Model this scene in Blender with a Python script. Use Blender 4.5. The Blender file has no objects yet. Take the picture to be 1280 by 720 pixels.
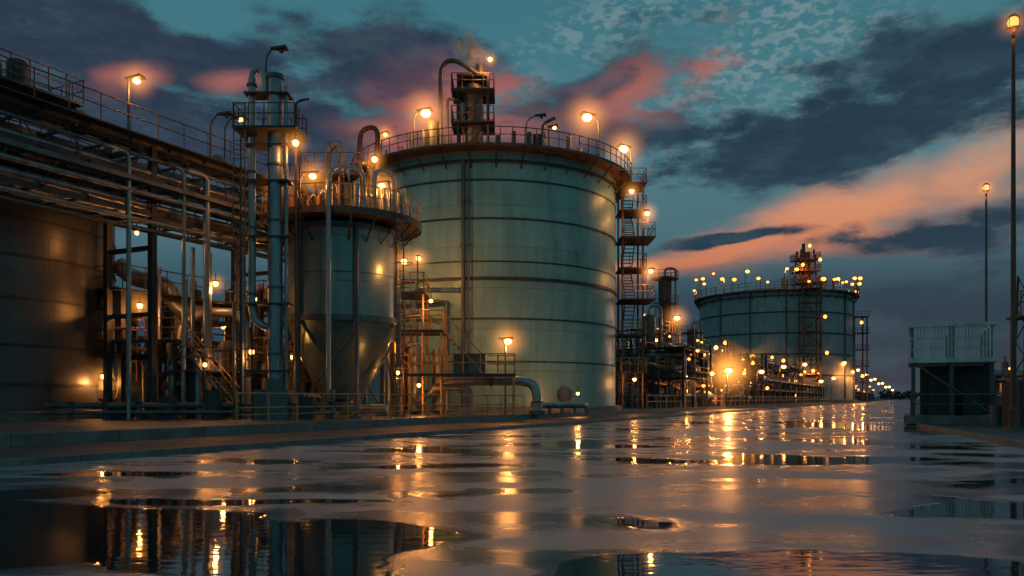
import bpy, math, random
from mathutils import Vector, Matrix
sc = bpy.context.scene
rnd = random.Random(7)
CAMH = 1.3
# ------------------------------------------------------------------ node helpers
class NT:
    def __init__(s, tree):
        s.t = tree; s.n = tree.nodes; s.l = tree.links
    def node(s, typ, **kw):
        n = s.n.new(typ)
        for k, v in kw.items(): setattr(n, k, v)
        return n
    def put(s, sock, v):
        if v is None: return
        if isinstance(v, bpy.types.NodeSocket): s.l.new(v, sock)
        else:
            if isinstance(v, (tuple, list)) and len(v) == 3 and sock.type == 'RGBA': v = (*v, 1)
            sock.default_value = v
    def m(s, op, a, b=None, c=None, clamp=False):
        n = s.node('ShaderNodeMath', operation=op); n.use_clamp = clamp
        s.put(n.inputs[0], a); s.put(n.inputs[1], b)
        if c is not None: s.put(n.inputs[2], c)
        return n.outputs[0]
    def v(s, op, a, b=None, out=0):
        n = s.node('ShaderNodeVectorMath', operation=op)
        s.put(n.inputs[0], a)
        if b is not None: s.put(n.inputs[1], b)
        return n.outputs[out]
    def sstep(s, val, a, b, lo=0.0, hi=1.0):
        n = s.node('ShaderNodeMapRange', interpolation_type='SMOOTHSTEP')
        s.put(n.inputs['Value'], val); s.put(n.inputs['From Min'], a); s.put(n.inputs['From Max'], b)
        s.put(n.inputs['To Min'], lo); s.put(n.inputs['To Max'], hi)
        return n.outputs[0]
    def mix(s, f, a, b, blend='MIX'):
        n = s.node('ShaderNodeMix', data_type='RGBA', blend_type=blend)
        s.put(n.inputs[0], f); s.put(n.inputs[6], a); s.put(n.inputs[7], b)
        return n.outputs[2]
    def noise(s, vec, scale, detail=4, rough=0.5, out=0):
        n = s.node('ShaderNodeTexNoise')
        s.put(n.inputs['Vector'], vec); n.inputs['Scale'].default_value = scale
        n.inputs['Detail'].default_value = detail; n.inputs['Roughness'].default_value = rough
        return n.outputs[out]
    def ramp(s, val, stops):
        n = s.node('ShaderNodeValToRGB'); s.put(n.inputs[0], val)
        e = n.color_ramp.elements
        while len(e) < len(stops): e.new(0.5)
        for i, (p, c) in enumerate(stops):
            e[i].position = p; e[i].color = (*c, 1)
        return n.outputs[0]
    def comb(s, x, y, z):
        n = s.node('ShaderNodeCombineXYZ')
        s.put(n.inputs[0], x); s.put(n.inputs[1], y); s.put(n.inputs[2], z)
        return n.outputs[0]
    def sep(s, v):
        n = s.node('ShaderNodeSeparateXYZ'); s.put(n.inputs[0], v); return n.outputs
    def bump(s, h, strength, dist=0.02):
        n = s.node('ShaderNodeBump'); s.put(n.inputs['Height'], h)
        n.inputs['Strength'].default_value = strength; n.inputs['Distance'].default_value = dist
        return n.outputs[0]

def newmat(name):
    m = bpy.data.materials.new(name); m.use_nodes = True
    nt = NT(m.node_tree); nt.n.clear()
    out = nt.node('ShaderNodeOutputMaterial')
    p = nt.node('ShaderNodeBsdfPrincipled')
    nt.l.new(p.outputs[0], out.inputs[0])
    return m, nt, p, out

def surf(name, base, rough=0.5, metal=0.0, var=0.35, scale=1.5, streak=True, bump=0.15, rust=0.0):
    m, nt, p, out = newmat(name)
    tc = nt.node('ShaderNodeTexCoord').outputs['Object']
    vec = nt.v('MULTIPLY', tc, (1.6, 1.6, 0.35)) if streak else tc
    v = nt.noise(vec, scale, 3, 0.65)
    dark = tuple(c * (1 - var) for c in base); lite = tuple(min(1, c * (1 + var)) for c in base)
    col = nt.mix(nt.sstep(v, 0.35, 0.65), dark, lite)
    if rust > 0:
        col = nt.mix(nt.sstep(v, 0.57, 0.72, 0, rust), col, (0.11, 0.045, 0.02))
    nt.put(p.inputs['Base Color'], col)
    p.inputs['Metallic'].default_value = metal
    nt.put(p.inputs['Roughness'], nt.sstep(v, 0.3, 0.7, rough * 0.8, min(1, rough * 1.25)))
    if bump > .2: nt.put(p.inputs['Normal'], nt.bump(nt.noise(tc, scale * 6, 2), bump, 0.02))
    return m

def tankmat(name, base, rough, metal, pw, ph, rust, str_=0.55):
    """shell plates: brick pattern wrapped around the cylinder axis"""
    m, nt, p, out = newmat(name)
    tc = nt.node('ShaderNodeTexCoord').outputs['Object']
    x, y, z = nt.sep(tc)
    ang = nt.m('ARCTAN2', y, x)
    rad = nt.v('LENGTH', nt.comb(x, y, 0.0), out=1)
    arc = nt.m('MULTIPLY', ang, rad)
    bv = nt.comb(arc, z, 0.0)
    br = nt.node('ShaderNodeTexBrick')
    nt.put(br.inputs['Vector'], bv)
    br.inputs['Scale'].default_value = 1.0
    br.inputs['Mortar Size'].default_value = 0.025
    br.inputs['Mortar Smooth'].default_value = 0.3
    br.inputs['Brick Width'].default_value = pw
    br.inputs['Row Height'].default_value = ph
    br.inputs['Color1'].default_value = (0.93, 0.93, 0.93, 1)
    br.inputs['Color2'].default_value = (1.06, 1.06, 1.06, 1)
    br.inputs['Mortar'].default_value = (0.62, 0.6, 0.58, 1)
    streak = nt.noise(nt.comb(nt.m('MULTIPLY', arc, 1.3), nt.m('MULTIPLY', z, 0.10), 0.0), 1.0, 5, 0.7)
    blot = nt.noise(tc, 0.35, 4, 0.6)
    k = 1 - (1 - .62) * str_
    col = nt.mix(nt.sstep(streak, 0.34, 0.72), tuple(c * 1.05 for c in base), tuple(c * k for c in base))
    col = nt.mix(nt.sstep(blot, 0.4, 0.7, 0, 0.45), col, tuple(c * 0.62 for c in base))
    rn = nt.noise(nt.comb(nt.m('MULTIPLY', arc, 0.9), nt.m('MULTIPLY', z, 0.22), 3.0), 1.3, 5, 0.75)
    col = nt.mix(nt.m('MULTIPLY', nt.sstep(rn, 0.56, 0.74), rust), col, (0.10, 0.05, 0.03))
    col = nt.mix(1.0, col, br.outputs['Color'], 'MULTIPLY')
    nt.put(p.inputs['Base Color'], col)
    p.inputs['Metallic'].default_value = metal
    nt.put(p.inputs['Roughness'], nt.sstep(blot, 0.3, 0.7, rough * 0.85, rough * 1.2))
    h = nt.m('ADD', nt.m('MULTIPLY', br.outputs['Fac'], -1.0), nt.m('MULTIPLY', nt.noise(tc, 0.5, 1), 1.0))
    nt.put(p.inputs['Normal'], nt.bump(h, 0.3, 0.04))
    return m

STEEL = surf('galvanised_steel', (0.22, 0.235, 0.25), 0.40, 0.7, 0.3, 1.2, True, 0.1, .2)
PIPE = surf('insulated_pipe', (0.25, 0.265, 0.275), 0.38, 0.5, 0.3, 0.9, True, 0.12, 0.35)
DARK = surf('dark_structural_steel', (0.035, 0.038, 0.044), 0.55, 0.3, 0.4, 1.5, True, 0.1, 0.3)
GREY = surf('grey_painted_steel', (0.085, 0.094, 0.103), 0.5, 0.3, 0.35, 1.2, True, 0.1, 0.4)
YEL = surf('yellow_handrail_paint', (0.42, 0.22, 0.05), 0.5, 0.1, 0.3, 2, False, 0.05)
RUSTY = surf('oxide_red_paint', (0.13, 0.06, 0.04), 0.6, 0.2, 0.4, 1.5, True, 0.1)
CONC = surf('concrete', (0.13, 0.13, 0.13), 0.7, 0, 0.3, 1.3, False, 0.3)
WHITE = surf('white_paint', (0.50, 0.53, 0.54), 0.55, 0, 0.2, 1.2, True, 0.1)
TANKA = tankmat('tank_shell_paint', (0.205, 0.37, 0.345), 0.42, 0.18, 9.0, 2.9, 0.5, .7)
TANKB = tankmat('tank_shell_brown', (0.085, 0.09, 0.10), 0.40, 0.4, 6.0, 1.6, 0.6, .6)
TANKC = tankmat('tank_shell_far', (0.27, 0.30, 0.30), 0.5, 0.1, 12.0, 5.0, 0.5, .5)
SILO = tankmat('silo_shell', (0.18, 0.25, 0.25), 0.34, 0.5, 8.8, 2.2, 0.35, .6)

def emis(name, col, s):
    m = bpy.data.materials.new(name); m.use_nodes = True
    nt = NT(m.node_tree); nt.n.clear()
    out = nt.node('ShaderNodeOutputMaterial'); e = nt.node('ShaderNodeEmission')
    e.inputs[0].default_value = (*col, 1); e.inputs[1].default_value = s
    nt.l.new(e.outputs[0], out.inputs[0]); return m
BULB = emis('sodium_bulb', (1, 0.42, 0.09), 11)
BULBR = emis('amber_bulb', (1, 0.20, 0.05), 4)
BULBF = emis('sodium_bulb_distant', (1, 0.31, 0.045), 5)
HALOS = {}
def halomat(R, strength):  # emissive volume fading outwards, imitates lamp bloom; no scattering mist
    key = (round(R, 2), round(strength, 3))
    if key in HALOS: return HALOS[key]
    m = bpy.data.materials.new('glow_halo'); m.use_nodes = True
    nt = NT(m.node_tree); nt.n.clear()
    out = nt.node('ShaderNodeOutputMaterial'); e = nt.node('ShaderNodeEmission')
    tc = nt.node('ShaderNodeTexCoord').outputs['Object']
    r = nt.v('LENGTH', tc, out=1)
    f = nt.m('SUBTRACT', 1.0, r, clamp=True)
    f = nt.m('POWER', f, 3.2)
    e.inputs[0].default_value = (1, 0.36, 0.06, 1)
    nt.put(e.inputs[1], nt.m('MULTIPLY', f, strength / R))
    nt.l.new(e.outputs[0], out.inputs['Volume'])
    HALOS[key] = m
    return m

# ------------------------------------------------------------------ mesh builder
class B:
    def __init__(s, name, origin=None):
        s.name = name; s.v = []; s.f = []; s.mi = []; s.sm = []; s.mats = []; s.org = origin
        s.T = None
    def M(s, m):
        if m not in s.mats: s.mats.append(m)
        return s.mats.index(m)
    def add(s, vs, fs, m, smooth=False):
        o = len(s.v)
        if s.T:
            ox, oy, a = s.T; c, n = math.cos(a), math.sin(a)
            vs = [(ox + c * x - n * y, oy + n * x + c * y, z) for x, y, z in vs]
        s.v += [tuple(v) for v in vs]; k = s.M(m)
        for f in fs:
            s.f.append(tuple(i + o for i in f)); s.mi.append(k); s.sm.append(smooth)
    def box(s, x0, y0, z0, x1, y1, z1, m):
        vs = [(x0,y0,z0),(x1,y0,z0),(x1,y1,z0),(x0,y1,z0),(x0,y0,z1),(x1,y0,z1),(x1,y1,z1),(x0,y1,z1)]
        s.add(vs, [(0,3,2,1),(4,5,6,7),(0,1,5,4),(1,2,6,5),(2,3,7,6),(3,0,4,7)], m)
    def lathe(s, cx, cy, prof, m, seg=32, smooth=True):
        for (r0, z0), (r1, z1) in zip(prof, prof[1:]):
            vs = []
            for r, z in ((r0, z0), (r1, z1)):
                for i in range(seg):
                    a = 2 * math.pi * i / seg
                    vs.append((cx + r * math.cos(a), cy + r * math.sin(a), z))
            fs = [(i, (i + 1) % seg, seg + (i + 1) % seg, seg + i) for i in range(seg)]
            s.add(vs, fs, m, smooth)
    def cyl(s, cx, cy, z0, z1, r, m, seg=16):
        s.lathe(cx, cy, [(0.001, z0), (r, z0), (r, z1), (0.001, z1)], m, seg)
    def vessel(s, cx, cy, z0, z1, r, m, seg=18):
        h = r * 0.5
        prof = [(0.01, z0)] + [(r * math.sin(t), z0 + h - h * math.cos(t)) for t in (0.4, 0.8, 1.2, 1.57)]
        prof += [(r * math.sin(t), z1 - h + h * math.cos(t)) for t in (1.57, 1.2, 0.8, 0.4)] + [(0.01, z1)]
        s.lathe(cx, cy, prof, m, seg)
    def tube(s, pts, r, m, seg=8, closed=False, caps=True, fil=0.0):
        P = [Vector(p) for p in pts]
        if fil > 0 and len(P) > 2:
            Q = [P[0]]
            for i in range(1, len(P) - 1):
                a, b, c = P[i - 1], P[i], P[i + 1]
                la = min(fil, (a - b).length * 0.48); lc = min(fil, (c - b).length * 0.48)
                pa = b + (a - b).normalized() * la; pc = b + (c - b).normalized() * lc
                for k in range(6):
                    t = k / 5
                    Q.append(pa * (1 - t) ** 2 + b * 2 * t * (1 - t) + pc * t * t)
            Q.append(P[-1]); P = Q
        n = len(P); vs = []
        nrm = None
        for i in range(n):
            if closed: t = (P[(i + 1) % n] - P[i - 1])
            else: t = P[min(i + 1, n - 1)] - P[max(i - 1, 0)]
            t.normalize()
            if nrm is None:
                up = Vector((0, 0, 1)) if abs(t.z) < 0.9 else Vector((1, 0, 0))
                nrm = t.cross(up).normalized()
            else:
                nrm = (nrm - t * nrm.dot(t)).normalized()
            bn = t.cross(nrm)
            for k in range(seg):
                a = 2 * math.pi * k / seg
                vs.append(P[i] + (nrm * math.cos(a) + bn * math.sin(a)) * r)
        fs = []
        for i in range(n if closed else n - 1):
            j = (i + 1) % n
            for k in range(seg):
                l = (k + 1) % seg
                fs.append((i * seg + k, i * seg + l, j * seg + l, j * seg + k))
        s.add(vs, fs, m, True)
        if caps and not closed:
            s.add(vs[:seg], [tuple(range(seg))], m); s.add(vs[-seg:], [tuple(range(seg))], m)
    def hoop(s, cx, cy, z, R, r, m, seg=64, ms=6):
        s.tube([(cx + R * math.cos(2 * math.pi * i / seg), cy + R * math.sin(2 * math.pi * i / seg), z) for i in range(seg)], r, m, ms, True)
    def rail(s, pts, m, h=1.1, step=1.2, r=0.025, mid=True, closed=False):
        P = [Vector(p) for p in pts]
        if closed: P.append(P[0])
        for hh in ([h, h * 0.55] if mid else [h]):
            s.tube([(p.x, p.y, p.z + hh) for p in P], r, m, 5)
        for a, b in zip(P, P[1:]):
            L = (b - a).length; k = max(1, round(L / step))
            for i in range(k + 1):
                p = a.lerp(b, i / k)
                s.tube([p, (p.x, p.y, p.z + h)], r, m, 4, caps=False)
    def arcrail(s, cx, cy, z, R, m, n, h=1.1, r=0.03):
        s.hoop(cx, cy, z + h, R, r, m, max(24, n)); s.hoop(cx, cy, z + h * 0.55, R, r * 0.8, m, max(24, n))
        for i in range(n):
            a = 2 * math.pi * i / n; x, y = cx + R * math.cos(a), cy + R * math.sin(a)
            s.tube([(x, y, z), (x, y, z + h)], r, m, 4, caps=False)
    def flange(s, p, ax, r, m):
        p = Vector(p); ax = Vector(ax).normalized()
        s.tube([p - ax * 0.05, p + ax * 0.05], r, m, 12)
    def ball(s, c, r, m, seg=10, sq=1.0):
        k = 6; prof = [(max(0.001, r * math.sin(math.pi * i / k)), c[2] - r * sq * math.cos(math.pi * i / k)) for i in range(k + 1)]
        s.lathe(c[0], c[1], prof, m, seg)
    def ladder(s, x, y, z0, z1, m, w=0.25, cage=True, dx=0, dy=-1):
        px, py = -dy, dx
        for sg in (-1, 1):
            s.tube([(x + px * w * sg, y + py * w * sg, z0), (x + px * w * sg, y + py * w * sg, z1)], 0.03, m, 4)
        z = z0 + 0.3
        while z < z1:
            s.tube([(x - px * w, y - py * w, z), (x + px * w, y + py * w, z)], 0.018, m, 4); z += 0.4
        if cage:
            z = z0 + 2.4
            while z < z1:
                pts = [(x + px * 0.4 * math.cos(t) + dx * 0.75 * math.sin(t), y + py * 0.4 * math.cos(t) + dy * 0.75 * math.sin(t), z) for t in [math.pi * k / 8 for k in range(9)]]
                s.tube(pts, 0.02, m, 4); z += 1.0
    def make(s, parent=None):
        me = bpy.data.meshes.new(s.name)
        if s.org is None:
            xs = [v[0] for v in s.v]; ys = [v[1] for v in s.v]; zs = [v[2] for v in s.v]
            s.org = ((min(xs) + max(xs)) / 2, (min(ys) + max(ys)) / 2, min(zs))
        o = Vector(s.org)
        me.from_pydata([Vector(v) - o for v in s.v], [], s.f)
        for m in s.mats: me.materials.append(m)
        me.polygons.foreach_set('material_index', s.mi)
        me.polygons.foreach_set('use_smooth', s.sm)
        me.update()
        ob = bpy.data.objects.new(s.name, me); ob.location = o
        sc.collection.objects.link(ob)
        if parent: ob.parent = parent; ob.location = o - parent.location
        return ob

def ico(R):
    import bmesh
    bm = bmesh.new(); bmesh.ops.create_icosphere(bm, subdivisions=2, radius=1)
    me = bpy.data.meshes.new('halo'); bm.to_mesh(me); bm.free(); return me
def light_at(parent, p, energy, r=0.15, col=(1, 0.36, 0.08)):
    l = bpy.data.lights.new('lamp_light', 'POINT'); l.energy = energy; l.color = col; l.shadow_soft_size = r
    o = bpy.data.objects.new('lamp_light', l); sc.collection.objects.link(o)
    o.parent = parent; o.location = Vector(p) - parent.location
def halo_at(parent, p, R, strength=1.2):  # adds a self-glowing sphere around a bulb as its bloom
    me = ico(1); me.materials.append(halomat(R, strength))
    o = bpy.data.objects.new('glow_halo', me); sc.collection.objects.link(o)
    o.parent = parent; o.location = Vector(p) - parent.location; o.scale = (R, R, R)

def mast_lamp(x, y, z0, z1, dx=1, dy=0, arm=1.2, bulb=0.2, e=150, halo=0, name='flood_lamp', lit=True, ms=2.4, mat=None, pr=0.05):
    b = B(name, (x, y, z0))
    n = math.hypot(dx, dy); dx /= n; dy /= n
    hx, hy = x + dx * arm, y + dy * arm
    b.cyl(x, y, z0, z0 + 0.06, pr * 2.6, GREY, 10)
    b.tube([(x, y, z0), (x, y, z1 - 0.35), (hx - dx * 0.3, hy - dy * 0.3, z1)], pr, GREY, 8, fil=0.5)
    w = 0.16 + bulb * 0.5; L = 0.35 + bulb
    px, py = -dy, dx
    def q(a, s_, z): return (hx + dx * a + px * s_, hy + dy * a + py * s_, z)
    top = [q(-L * .8, -w * .4, z1 + .03), q(L * .7, -w * .8, z1 + .1), q(L * .7, w * .8, z1 + .1), q(-L * .8, w * .4, z1 + .03)]
    bot = [q(-L * .8, -w * .4, z1 - .05), q(L * .8, -w, z1 - .03), q(L * .8, w, z1 - .03), q(-L * .8, w * .4, z1 - .05)]
    b.add(top + bot, [(0, 1, 2, 3), (7, 6, 5, 4), (0, 4, 5, 1), (1, 5, 6, 2), (2, 6, 7, 3), (3, 7, 4, 0)], DARK)
    bz = z1 - .05 - bulb * 0.55
    b.ball((hx + dx * .1, hy + dy * .1, bz), bulb, (mat or BULB) if lit else GREY, 12 if e else 6, 0.75)
    o = b.make()
    if lit:
        if e: light_at(o, (hx + dx * .1, hy + dy * .1, bz - bulb * .75 - 0.2), e)
        if halo: halo_at(o, (hx + dx * .1, hy + dy * .1, bz), halo, ms)
    return o

def wall_lamp(x, y, z, e=60, bulb=0.12, halo=0, name='bulkhead_lamp', ms=1.8, mat=None):
    b = B(name, (x, y, z))
    b.tube([(x, y, z + .45), (x, y, z + .1)], 0.03, GREY, 6)
    b.lathe(x, y, [(0.03, z + .16), (bulb * 1.5, z + .04), (bulb * 1.6, z + .02)], GREY, 12)
    b.ball((x, y, z - .06), bulb, mat or BULB, 8 if e else 6, 1)
    o = b.make()
    if e: light_at(o, (x, y, z - .06 - bulb - .16), e, 0.1)
    if halo: halo_at(o, (x, y, z - .06), halo, ms)

# ------------------------------------------------------------------ ground
RD = math.atan2(0.894, 0.447)
def line(c, d): return (0.5 * d - c, d)
def sheet(name, pts, z, mat):
    b = B(name, (0, 0, z))
    vs = [(x, y, z) for x, y in pts]; n = len(vs)
    b.add(vs, [tuple(range(n))], mat)
    return b.make()
ASPH = surf('dark_earth', (0.04, 0.04, 0.042), 0.75, 0, 0.3, 0.4, False, 0.4)
APRON = surf('damp_asphalt', (0.035, 0.037, 0.042), 0.6, 0, 0.35, 0.7, False, 0.7)
sheet('ground', [(-3000, -300), (3000, -300), (3000, 4000), (-3000, 4000)], 0, ASPH)

m, nt, p, out = newmat('wet_road')
tc = nt.node('ShaderNodeTexCoord').outputs['Object']
wn = nt.noise(nt.v('MULTIPLY', tc, (0.5, 0.8, 1)), 0.35, 4, 0.5, out=1)
wv = nt.v('ADD', tc, nt.v('MULTIPLY', nt.v('SUBTRACT', wn, (0.5, 0.5, 0.5)), (5.0, 5.0, 0)))
def ell(cx, cy, rx, ry):
    d = nt.v('MULTIPLY', nt.v('SUBTRACT', wv, (cx, cy, 0)), (1 / rx, 1 / ry, 0))
    return nt.m('SUBTRACT', 1.0, nt.v('LENGTH', d, out=1))
fld = None
for e_ in [(-5.6, 8.0, 3.0, 2.2), (-2.2, 6.8, 1.6, 1.0), (-3.4, 10.6, 1.6, .5), (2.4, 6.2, 1.8, 0.7), (5.6, 9.2, 1.8, 0.5), (6.5, 17, 2.6, 1.0), (16.2, 38, 2.0, 9), (2.5, 21, 2.0, 0.8), (-1.5, 15, 1.5, 0.5), (-6.5, 14.2, 1.3, 0.5), (10, 24, 1.4, 1.8), (8.5, 13, 1.3, .5)]:
    k = ell(*e_)
    fld = k if fld is None else nt.m('MAXIMUM', fld, k)
gen = nt.noise(nt.v('MULTIPLY', tc, (0.24, 0.34, 1)), 1.0, 2, 0.45)
gen = nt.m('MULTIPLY', nt.m('SUBTRACT', gen, 0.60), 5.0)
fld = nt.m('MAXIMUM', nt.m('MULTIPLY', fld, 2.0), gen)
fine = nt.noise(tc, 1.4, 4, 0.55)
fld = nt.m('ADD', fld, nt.m('MULTIPLY', nt.m('SUBTRACT', fine, 0.5), 0.6))
pud = nt.sstep(fld, 0.0, 0.09)
rim = nt.sstep(fld, -0.4, 0.0)
dry = nt.noise(nt.v('MULTIPLY', tc, (.6, 1.3, 1)), 0.5, 6, 0.62)
base = nt.mix(nt.sstep(dry, 0.38, 0.62), (0.10, 0.112, 0.135), (0.27, 0.29, 0.325))
base = nt.mix(nt.m('MULTIPLY', rim, .75), base, (0.05, 0.055, 0.068))
base = nt.mix(pud, base, (0.012, 0.015, 0.019))
nt.put(p.inputs['Base Color'], base)
rd = nt.sstep(dry, 0.36, 0.64, 0.20, 0.46)
rg = nt.node('ShaderNodeMix'); nt.put(rg.inputs[0], rim); nt.put(rg.inputs[2], rd); rg.inputs[3].default_value = 0.14
rg2 = nt.node('ShaderNodeMix'); nt.put(rg2.inputs[0], pud); nt.put(rg2.inputs[2], rg.outputs[0]); rg2.inputs[3].default_value = 0.035
nt.put(p.inputs['Roughness'], rg2.outputs[0])
grain = nt.noise(tc, 30, 2, 0.6)
rip = nt.noise(nt.v('MULTIPLY', tc, (1, 2.6, 1)), 2.2, 2, 0.5)
notp = nt.m('SUBTRACT', 1.0, pud)
h = nt.m('ADD', nt.m('MULTIPLY', nt.m('ADD', nt.m('MULTIPLY', grain, 0.08), nt.m('MULTIPLY', fine, 0.35)), notp), nt.m('MULTIPLY', rip, 0.12))
nt.put(p.inputs['Normal'], nt.bump(h, 0.5, 0.04))
p.inputs['Specular IOR Level'].default_value = 0.5
ROAD = m
rk = [(9.0, -6), (11.5, 15), (13.4, 21), (18.7, 37), (0.5 * 900 + .3, 900)]
sheet('road', [(-20.1, -6)] + rk + [line(17.1, 900)], 0.004, ROAD)

b = B('kerb', (0, 0, 0)); b.T = (-17.1, 0, RD)
s = -8.0
while s < 700:
    L = 1.2 if s < 120 else 20
    b.box(s, 0.0, 0, s + L - 0.015, 0.18, 0.14, CONC); s += L
b.make()
sheet('pavement', [line(17.3, -6), line(17.3, 900), line(21.9, 900), line(21.9, -6)], 0.12, APRON)
b = B('retaining_kerb', (0, 0, 0)); b.T = (-22.15, 0, RD)
s = -8.0
while s < 400:
    b.box(s, 0, 0.1, s + 2.98, 0.25, 0.42, CONC); s += 3
b.make()
PADM = surf('plant_concrete', (0.08, 0.08, 0.08), 0.5, 0, 0.35, 0.5, False, 0.4)
sheet('plant_yard', [line(22.3, -6), line(22.3, 900), (-600, 900), (-600, -6)], 0.36, PADM)
b = B('kerb', (0, 0, 0))
for (x0, y0), (x1, y1) in zip(rk, rk[1:]):
    L = math.hypot(x1 - x0, y1 - y0); a = math.atan2(y1 - y0, x1 - x0); b.T = (x0, y0, a)
    b.box(0, -0.2, 0, L, 0.0, 0.15, CONC)
b.make()
rp = [(x + .2, y) for x, y in rk]
sheet('pavement', rp + [(900, 900), (900, -6)], 0.13, APRON)

# ------------------------------------------------------------------ BIG TANK
def big_tank(name, cx, cy, r, z0, H, shell, zs, over, npost, brackets=36, seg=96, sc_=1.0):
    b = B(name, (cx, cy, z0))
    b.lathe(cx, cy, [(r + .5 * sc_, z0), (r + .5 * sc_, z0 + .35 * sc_), (r + .02, z0 + .4 * sc_)], CONC, seg)
    b.lathe(cx, cy, [(r, z0 + .3), (r, H)], shell, seg)
    b.lathe(cx, cy, [(r + .02, H), (r * .5, H + .09 * r), (0.01, H + .13 * r)], GREY, seg)
    for z, t in zs:
        b.lathe(cx, cy, [(r + .01, z - t), (r + t * 1.1, z - t), (r + t * 1.1, z + t), (r + .01, z + t)], DARK, seg)
    zr = H - .25
    b.lathe(cx, cy, [(r + .01, zr - .14 * sc_), (r + over, zr - .14 * sc_), (r + over, zr + .04 * sc_), (r + .01, zr + .04 * sc_)], RUSTY, seg)
    b.lathe(cx, cy, [(r + .01, zr - .9 * sc_), (r + .22 * sc_, zr - .9 * sc_), (r + .22 * sc_, zr - .75 * sc_), (r + .01, zr - .75 * sc_)], DARK, seg)
    for i in range(brackets):
        a = 2 * math.pi * (i + .3) / brackets; c, s_ = math.cos(a), math.sin(a)
        b.tube([(cx + (r + .05) * c, cy + (r + .05) * s_, zr - 1.3 * sc_), (cx + (r + over * .92) * c, cy + (r + over * .92) * s_, zr - .16 * sc_)], .06 * sc_, DARK, 4)
    b.arcrail(cx, cy, zr, r + over - .06, RUSTY, npost, 1.15 * sc_, .035 * sc_)
    return b
Z0 = .36
b = big_tank('storage_tank', -1.65, 66, 10.1, Z0, 19.0, TANKA, [(16.6, .06), (13.9, .06), (10.9, .05), (9.7, .11), (6.9, .06), (3.9, .05)], 1.35, 84)
for dx, rr in ((-1.75, .14), (-1.35, .07)):
    yy = 66 - math.sqrt(10.42 ** 2 - dx * dx)
    b.tube([(-1.65 + dx, yy, Z0), (-1.65 + dx, yy, 18.0)], rr, GREY, 8)
    for z in (3, 6, 9, 12, 15): b.flange((-1.65 + dx, yy, z), (0, 0, 1), rr + .07, GREY)
arc = [(-1.65 + 10.55 * math.cos(a), 66 + 10.55 * math.sin(a), 8.1) for a in [math.radians(200 + k * 4.5) for k in range(13)]]
b.tube([(arc[0][0], arc[0][1], .4)] + arc + [(arc[-1][0], arc[-1][1], .5)], .17, GREY, 8)
b.tube([(3.8, 57.1, 1.6), (3.5, 57.7, 1.6)], .45, GREY, 16); b.tube([(3.85, 57.0, 1.6), (3.78, 57.12, 1.6)], .55, GREY, 16)
for i in range(24):
    a = math.radians(190 + i * 7); x, y = -1.65 + 9.3 * math.cos(a), 66 + 9.3 * math.sin(a)
    hh = rnd.uniform(.3, 1.2)
    if rnd.random() < .6: b.cyl(x, y, 19.0, 19.6 + hh, rnd.uniform(.08, .22), GREY, 8)
tx, ty = -2.9, 60.2
for sx in (-1.1, 1.1):
    for sy in (-1.1, 1.1): b.tube([(tx + sx, ty + sy, 19.3), (tx + sx, ty + sy, 25.2)], .09, DARK, 6)
for z in (21.6, 24.0):
    b.box(tx - 1.6, ty - 1.5, z, tx + 1.6, ty + 1.5, z + .12, DARK)
    b.rail([(tx - 1.55, ty - 1.45, z + .12), (tx + 1.55, ty - 1.45, z + .12), (tx + 1.55, ty + 1.45, z + .12), (tx - 1.55, ty + 1.45, z + .12)], RUSTY, 1.1, .8, .035, closed=True)
    b.tube([(tx - 1.1, ty - 1.1, z - 2.2), (tx + 1.1, ty - 1.1, z)], .05, DARK, 4)
b.box(tx - 1.2, ty - 1.0, 25.2, tx + 1.2, ty + 1.2, 25.35, DARK)
b.vessel(tx, ty, 19.3, 25.0, .7, GREY); b.cyl(tx + .5, ty, 25.3, 26.4, .28, GREY, 12); b.vessel(tx - .9, ty - .6, 21.7, 23.4, .35, STEEL)
b.tube([(-5.2, 58.3, 19.2), (-5.2, 58.3, 25.6), (-4.2, 58.3, 26.1), (-2.6, 58.9, 25.2)], .17, GREY, 10, fil=.9)
b.tube([(-4.7, 58.4, 19.2), (-4.7, 58.4, 23.3), (-3.9, 59.2, 23.3)], .1, GREY, 8, fil=.5)
b.vessel(-5.8, 58.2, 19.2, 21.6, .45, GREY)
b.tube([(2.2, 57.3, 19.2), (2.2, 57.3, 21.0), (3.1, 57.3, 21.4)], .13, GREY, 8, fil=.4); b.box(1.5, 57.4, 19.2, 2.4, 58.4, 20.3, DARK)
b.make()
mast_lamp(-7.0, 57.0, 19, 21.8, 1, -.2, .8, .36, 380, 2.6)
mast_lamp(6.3, 58.2, 19, 21.9, -1, -.3, .8, .36, 380, 2.6)
mast_lamp(9.4, 63.0, 19, 21.1, -1, -.4, .6, .36, 340, 2.6)
mast_lamp(2.6, 56.2, 19, 20.4, 1, -.3, .3, .14, 0)
mast_lamp(1.0, 56.2, 19, 21.2, 1, 0, 1.0, .15, 0, 0, lit=False)
mast_lamp(-9.6, 58.2, 18.9, 20.6, 1, -.2, .3, .14, 60, 1.1)
wall_lamp(9.2, 61.5, 17.3, 140, .18, 1.2)
b = B('stair_tower')
for x in (8.95, 10.6):
    for y in (64.8, 67.4): b.tube([(x, y, Z0), (x, y, 19)], .09, RUSTY, 6)
zf = [3.4, 6.4, 9.2, 11.8, 14.2, 16.5, 18.7]
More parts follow.
